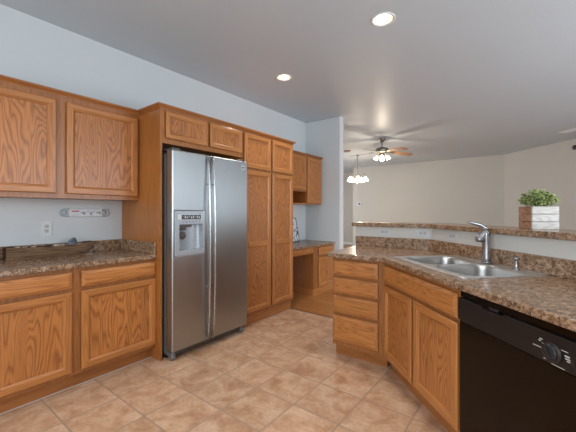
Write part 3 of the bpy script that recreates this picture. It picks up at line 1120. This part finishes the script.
# picture leaning on the desk wall
t = thing('framed_picture', 'black and white picture in a thin dark frame leaning on the desk', 'picture', (0.105, 4.30, ZD + 0.0375), LR)
t.rotation_euler = (math.radians(-12), 0, LR)
MB().box(-0.09, 0.09, 0.004, 0.010, 0.008, 0.395).build('print', PRINT, t)
mb = MB()
mb.box(-0.10, 0.10, 0, 0.014, 0, 0.012)
mb.box(-0.10, 0.10, 0, 0.014, 0.391, 0.403)
mb.box(-0.10, -0.088, 0, 0.014, 0.012, 0.391)
mb.box(0.088, 0.10, 0, 0.014, 0.012, 0.391)
mb.build('frame', GREYD, t)

# ------------------------------------------------------------------ planter on the bar
PA = 0.6533
t = thing('planter', 'square crate planter with leafy green plant on the bar ledge', 'planter', (3.214, 2.591, 1.1655), PA)
PW, PD, PH, pt_ = 0.172, 0.125, 0.150, 0.012
mb = MB()
for k in range(3):
    mb.box(0, PW, 0, pt_, k * 0.05, k * 0.05 + 0.0472)
mb.build('front_board', PLWHITE, t, 0.0015)['label'] = 'whitewashed front boards'
for nm, x0 in (('side_board', 0.0), ('side_board', PW - pt_)):
    mb = MB()
    for k in range(3):
        mb.box(x0, x0 + pt_, pt_ + .0005, PD - pt_ - .0005, k * 0.05, k * 0.05 + 0.0472)
    mb.v = [(p[0], p[1], p[2]) for p in mb.v]
    mb.build(nm, PLBROWN, t, 0.0015)
mb = MB()
for k in range(3):
    mb.box(0, PW, PD - pt_, PD, k * 0.05, k * 0.05 + 0.0472)
mb.build('back_board', PLBROWN, t, 0.0015)
MB().box(pt_ + .0005, PW - pt_ - .0005, pt_ + .0005, PD - pt_ - .0005, 0.002, 0.132).build('soil', plain('dark_potting_soil', (0.03, 0.02, 0.014), 0.9), t)
rng = random.Random(11)
stems = MB()
leaves = MB()


def leaf(mb, base, d, up, ln, wd):
    d = d.normalized()
    side = d.cross(up).normalized()
    nrm = side.cross(d).normalized()
    rows = []
    for q, ww, dz in ((0, 0.12, 0), (0.3, 0.8, 0.06), (0.6, 1.0, 0.06), (0.85, 0.6, 0.0), (1.0, 0.08, -0.06)):
        c = base + d * ln * q + nrm * ln * dz
        rows.append([c - side * wd * ww + nrm * wd * 0.3 * ww, c - nrm * 0.0006, c + side * wd * ww + nrm * wd * 0.3 * ww, c + nrm * 0.0012])
    mb.loft(rows, 0, True, True, True)


for i in range(62):
    a = rng.uniform(0, 2 * PI)
    r = math.sqrt(rng.random())
    bx_, by_ = PW / 2 + 0.055 * r * math.cos(a), PD / 2 + 0.05 * r * math.sin(a)
    tip = Vector((PW / 2 + 0.112 * r * math.cos(a), PD / 2 + 0.10 * r * math.sin(a), 0.172 + 0.075 * (1 - 0.75 * r ** 3) * rng.uniform(0.4, 1.1)))
    if tip.x < PW / 2:
        tip.x = PW / 2 + (tip.x - PW / 2) * 0.95
    b0 = Vector((bx_, by_, 0.131))
    mid = (b0 + tip) / 2 + Vector((0, 0, 0.012))
    stems.tube([b0, mid, tip], [0.0018, 0.0015, 0.001], 5)
    for q in (0.45, 0.62, 0.8, 0.92, 1.0):
        base = b0.lerp(tip, q)
        for s in range(3):
            aa = rng.uniform(0, 2 * PI)
            d = Vector((math.cos(aa), math.sin(aa), rng.uniform(-0.1, 0.9)))
            if base.z < 0.16:
                base.z = 0.16
            leaf(leaves, base, d, Vector((0, 0, 1)), rng.uniform(0.018, 0.028), rng.uniform(0.008, 0.012))
pl = stems.build('stems', LEAF, t)
leaves.build('foliage', LEAF, t)

# ------------------------------------------------------------------ lights in the ceiling
for (cx, cy), lab in zip(CANS, ('lit recessed ceiling light at the top edge, above the aisle by the drawer cabinet', 'lit recessed ceiling light farther off, in front of the pantry',
                                 'added unseen recessed light above the aisle beside the left wall cabinets', 'added unseen recessed light above the near end of the peninsula', 'added unseen recessed light near the kitchen window')):
    t = thing('recessed_light', lab, 'ceiling light', (cx, cy, H), 0, 'recessed kitchen lights')
    MB().lathe([(0.076, 0.004), (0.078, -0.004), (0.092, -0.006), (0.100, -0.003), (0.100, -0.0005), (0.079, -0.0003), (0.076, 0.004)], n=36, cap0=False, cap1=False).build('trim_ring', WTRIM, t)
    MB().lathe([(0.075, 0.003), (0.070, 0.04), (0.062, 0.085), (0.062, 0.1)], n=36, cap0=False, cap1=False).build('reflector', REFLC, t)
    MB().lathe([(0.0615, 0.092), (0.058, 0.068), (0.045, 0.052), (0.02, 0.045)], n=32).build('bulb', BULB, t)
    MB().lathe([(0.0775, 0.004), (0.0775, 0.15), (0.0, 0.15)], n=28, cap0=False, cap1=False).build('housing', GREYD, t)
    l = bpy.data.lights.new('recessed_lamp', 'SPOT')
    l.energy = 44
    l.color = (1.0, 0.94, 0.85)
    l.spot_size = math.radians(120)
    l.spot_blend = 0.8
    l.shadow_soft_size = 0.05
    lo = bpy.data.objects.new('lamp', l)
    COL.objects.link(lo)
    lo.parent = t
    lo.location = (0, 0, 0.035)

# ceiling fan
t = thing('ceiling_fan', 'ceiling fan with brown blades and lit glass shades in the great room', 'ceiling fan', (0.63, 6.706, H), 0)
FAN = t
MB().lathe([(0.072, 0), (0.072, -0.012), (0.06, -0.04), (0.03, -0.075), (0.02, -0.085)], n=28).build('canopy', BRONZE, t)
MB().lathe([(0.012, -0.08), (0.012, -0.2)], n=14).build('downrod', BRONZE, t)
MB().lathe([(0.03, -0.185), (0.07, -0.2), (0.125, -0.215), (0.135, -0.24), (0.135, -0.275), (0.12, -0.295), (0.06, -0.31), (0.05, -0.335), (0.06, -0.345), (0.06, -0.375), (0.03, -0.385)], n=32).build('motor_housing', BRONZE, t)
for k in range(5):
    a = math.radians(46 + 72 * k)
    M = Matrix.Rotation(a, 4, 'Z')
    mb = MB()
    out = []
    for q, ww in ((0.20, 0.042), (0.24, 0.052), (0.40, 0.062), (0.56, 0.068), (0.64, 0.066), (0.675, 0.05), (0.69, 0.02)):
        out.append((q, ww))
    top, bot = [], []
    rows = []
    for q, ww in out:
        zc = -0.285 - 0.10 * (q - 0.2)
        rows.append([M @ Vector((q, s * ww, zc - s * ww * 0.22 + e)) for s, e in ((-1, -0.003), (1, -0.003), (1, 0.003), (-1, 0.003))])
    mb.loft(rows, 0)
    bl = mb.build('blade', BLADEW, t)
    mb = MB()
    rows = []
    for q, ww, zz in ((0.10, 0.018, -0.285), (0.15, 0.014, -0.296), (0.19, 0.03, -0.291), (0.25, 0.036, -0.297), (0.27, 0.01, -0.298)):
        rows.append([M @ Vector((q, s * ww, zz - s * ww * 0.22 + e)) for s, e in ((-1, -0.005), (1, -0.005), (1, 0.0), (-1, 0.0))])
    mb.loft(rows, 0)
    mb.build('blade_bracket', BRONZE, bl)
for k in range(4):
    a = math.radians(20 + 90 * k)
    c, s = math.cos(a), math.sin(a)
    mb = MB().tube([(0.04 * c, 0.04 * s, -0.36), (0.085 * c, 0.085 * s, -0.355), (0.11 * c, 0.11 * s, -0.372), (0.115 * c, 0.115 * s, -0.385)], 0.009, 8)
    ar = mb.build('lamp_arm', BRONZE, t)
    M = Matrix.Rotation(a, 4, 'Z') @ Matrix.Rotation(math.radians(-28), 4, 'Y')
    mb = MB().lathe([(0.02, 0), (0.028, -0.015), (0.04, -0.05), (0.05, -0.08), (0.047, -0.08), (0.028, -0.05), (0.012, -0.02)], (0.10 * c, 0.10 * s, -0.378), 18, M=M, cap0=True, cap1=True)
    mb.build('glass_shade', SHADE, ar)

# chandelier
t = thing('chandelier', 'lit multi-arm chandelier with white glass shades hanging left of the fan', 'chandelier', (-0.650, 8.22, H), 0)
MB().lathe([(0.055, 0), (0.055, -0.01), (0.03, -0.025), (0.012, -0.035)], n=20).build('canopy', BRONZE, t)
MB().tube([(0, 0, -0.03), (0, 0, -0.600)], 0.007, 8).build('stem_rod', BRONZE, t)
lk = MB()
lk.tube([(0, 0, -0.03), (-0.04, -0.03, -0.15), (-0.10, -0.07, -0.33), (-0.085, -0.06, -0.550), (-0.03, -0.02, -0.610)], 0.006, 8)
lk.build('supply_chain', BRONZE, t)
MB().lathe([(0.008, -0.580), (0.03, -0.600), (0.022, -0.640), (0.034, -0.680), (0.03, -0.710), (0.012, -0.740), (0.016, -0.760), (0.004, -0.780)], n=18).build('centre_column', BRONZE, t)
for k in range(5):
    a = math.radians(12 + 72 * k)
    c, s = math.cos(a), math.sin(a)
    pts = [(0.02, -0.680), (0.07, -0.700), (0.11, -0.660), (0.14, -0.570), (0.175, -0.535), (0.21, -0.560), (0.215, -0.610)]
    ar = MB().tube([(r * c, r * s, z) for r, z in pts], 0.008, 8).build('arm', BRONZE, t)
    MB().lathe([(0.018, -0.605), (0.03, -0.620), (0.055, -0.655), (0.08, -0.705), (0.086, -0.730), (0.08, -0.730), (0.05, -0.665), (0.02, -0.630)], (0.215 * c, 0.215 * s, 0), 18).build('glass_shade', SHADE, ar)


def lamp(parent, loc, power):
    l = bpy.data.lights.new('shade_lamp', 'POINT')
    l.energy = power
    l.color = (1.0, 0.85, 0.64)
    l.shadow_soft_size = 0.06
    o = bpy.data.objects.new('lamp', l)
    COL.objects.link(o)
    o.parent = parent
    o.location = loc


lamp(t, (0, 0, -0.80), 26)
lamp(FAN, (0, 0, -0.55), 14)
# thermostat on the far wall, detector and register on the ceiling
t = thing('thermostat', 'small white thermostat with a dark screen on the far beige wall', 'thermostat', (-1.70, 10.6, 1.57), 0)
MB().box(-0.085, 0.085, -0.025, -0.0005, -0.075, 0.075).build('case', WHITEP, t, 0.006)
MB().box(-0.03, 0.03, -0.027, -0.0252, -0.03, 0.035).build('screen', INK, t)
t = thing('smoke_detector', 'round brownish detector on the ceiling beside the white wall end', 'smoke detector', (-0.60, 7.50, H), 0)
MB().lathe([(0.085, -0.0005), (0.085, -0.02), (0.07, -0.032), (0.03, -0.036)], n=24).build('case', plain('tan_plastic', (0.30, 0.22, 0.15), 0.5), t)
t = thing('ceiling_register', 'white slatted air register on the ceiling at the right', 'vent', (3.80, 8.25, H), DR)
MB().box(-0.2, 0.2, -0.1, -0.08, -0.008, -0.0005).box(-0.2, 0.2, 0.08, 0.1, -0.008, -0.0005).box(-0.2, -0.18, -0.08, 0.08, -0.008, -0.0005).box(0.18, 0.2, -0.08, 0.08, -0.008, -0.0005).build('frame', WTRIM, t)
mb = MB()
for k in range(7):
    mb.box(-0.18, 0.18, -0.072 + k * 0.022, -0.060 + k * 0.022, -0.007, -0.0015)
mb.build('slats', WTRIM, t)
t = thing('wall_speaker', 'small dark round fixture high on the angled wall at the right edge', 'speaker', (3.925, 13.17 - 3.925, 2.67), DR)
MB().lathe([(0.05, 0.0005), (0.05, 0.02), (0.035, 0.03)], n=20, axis='y', M=Matrix.Scale(-1, 4, (0, 1, 0))).build('case', DARKP, t)
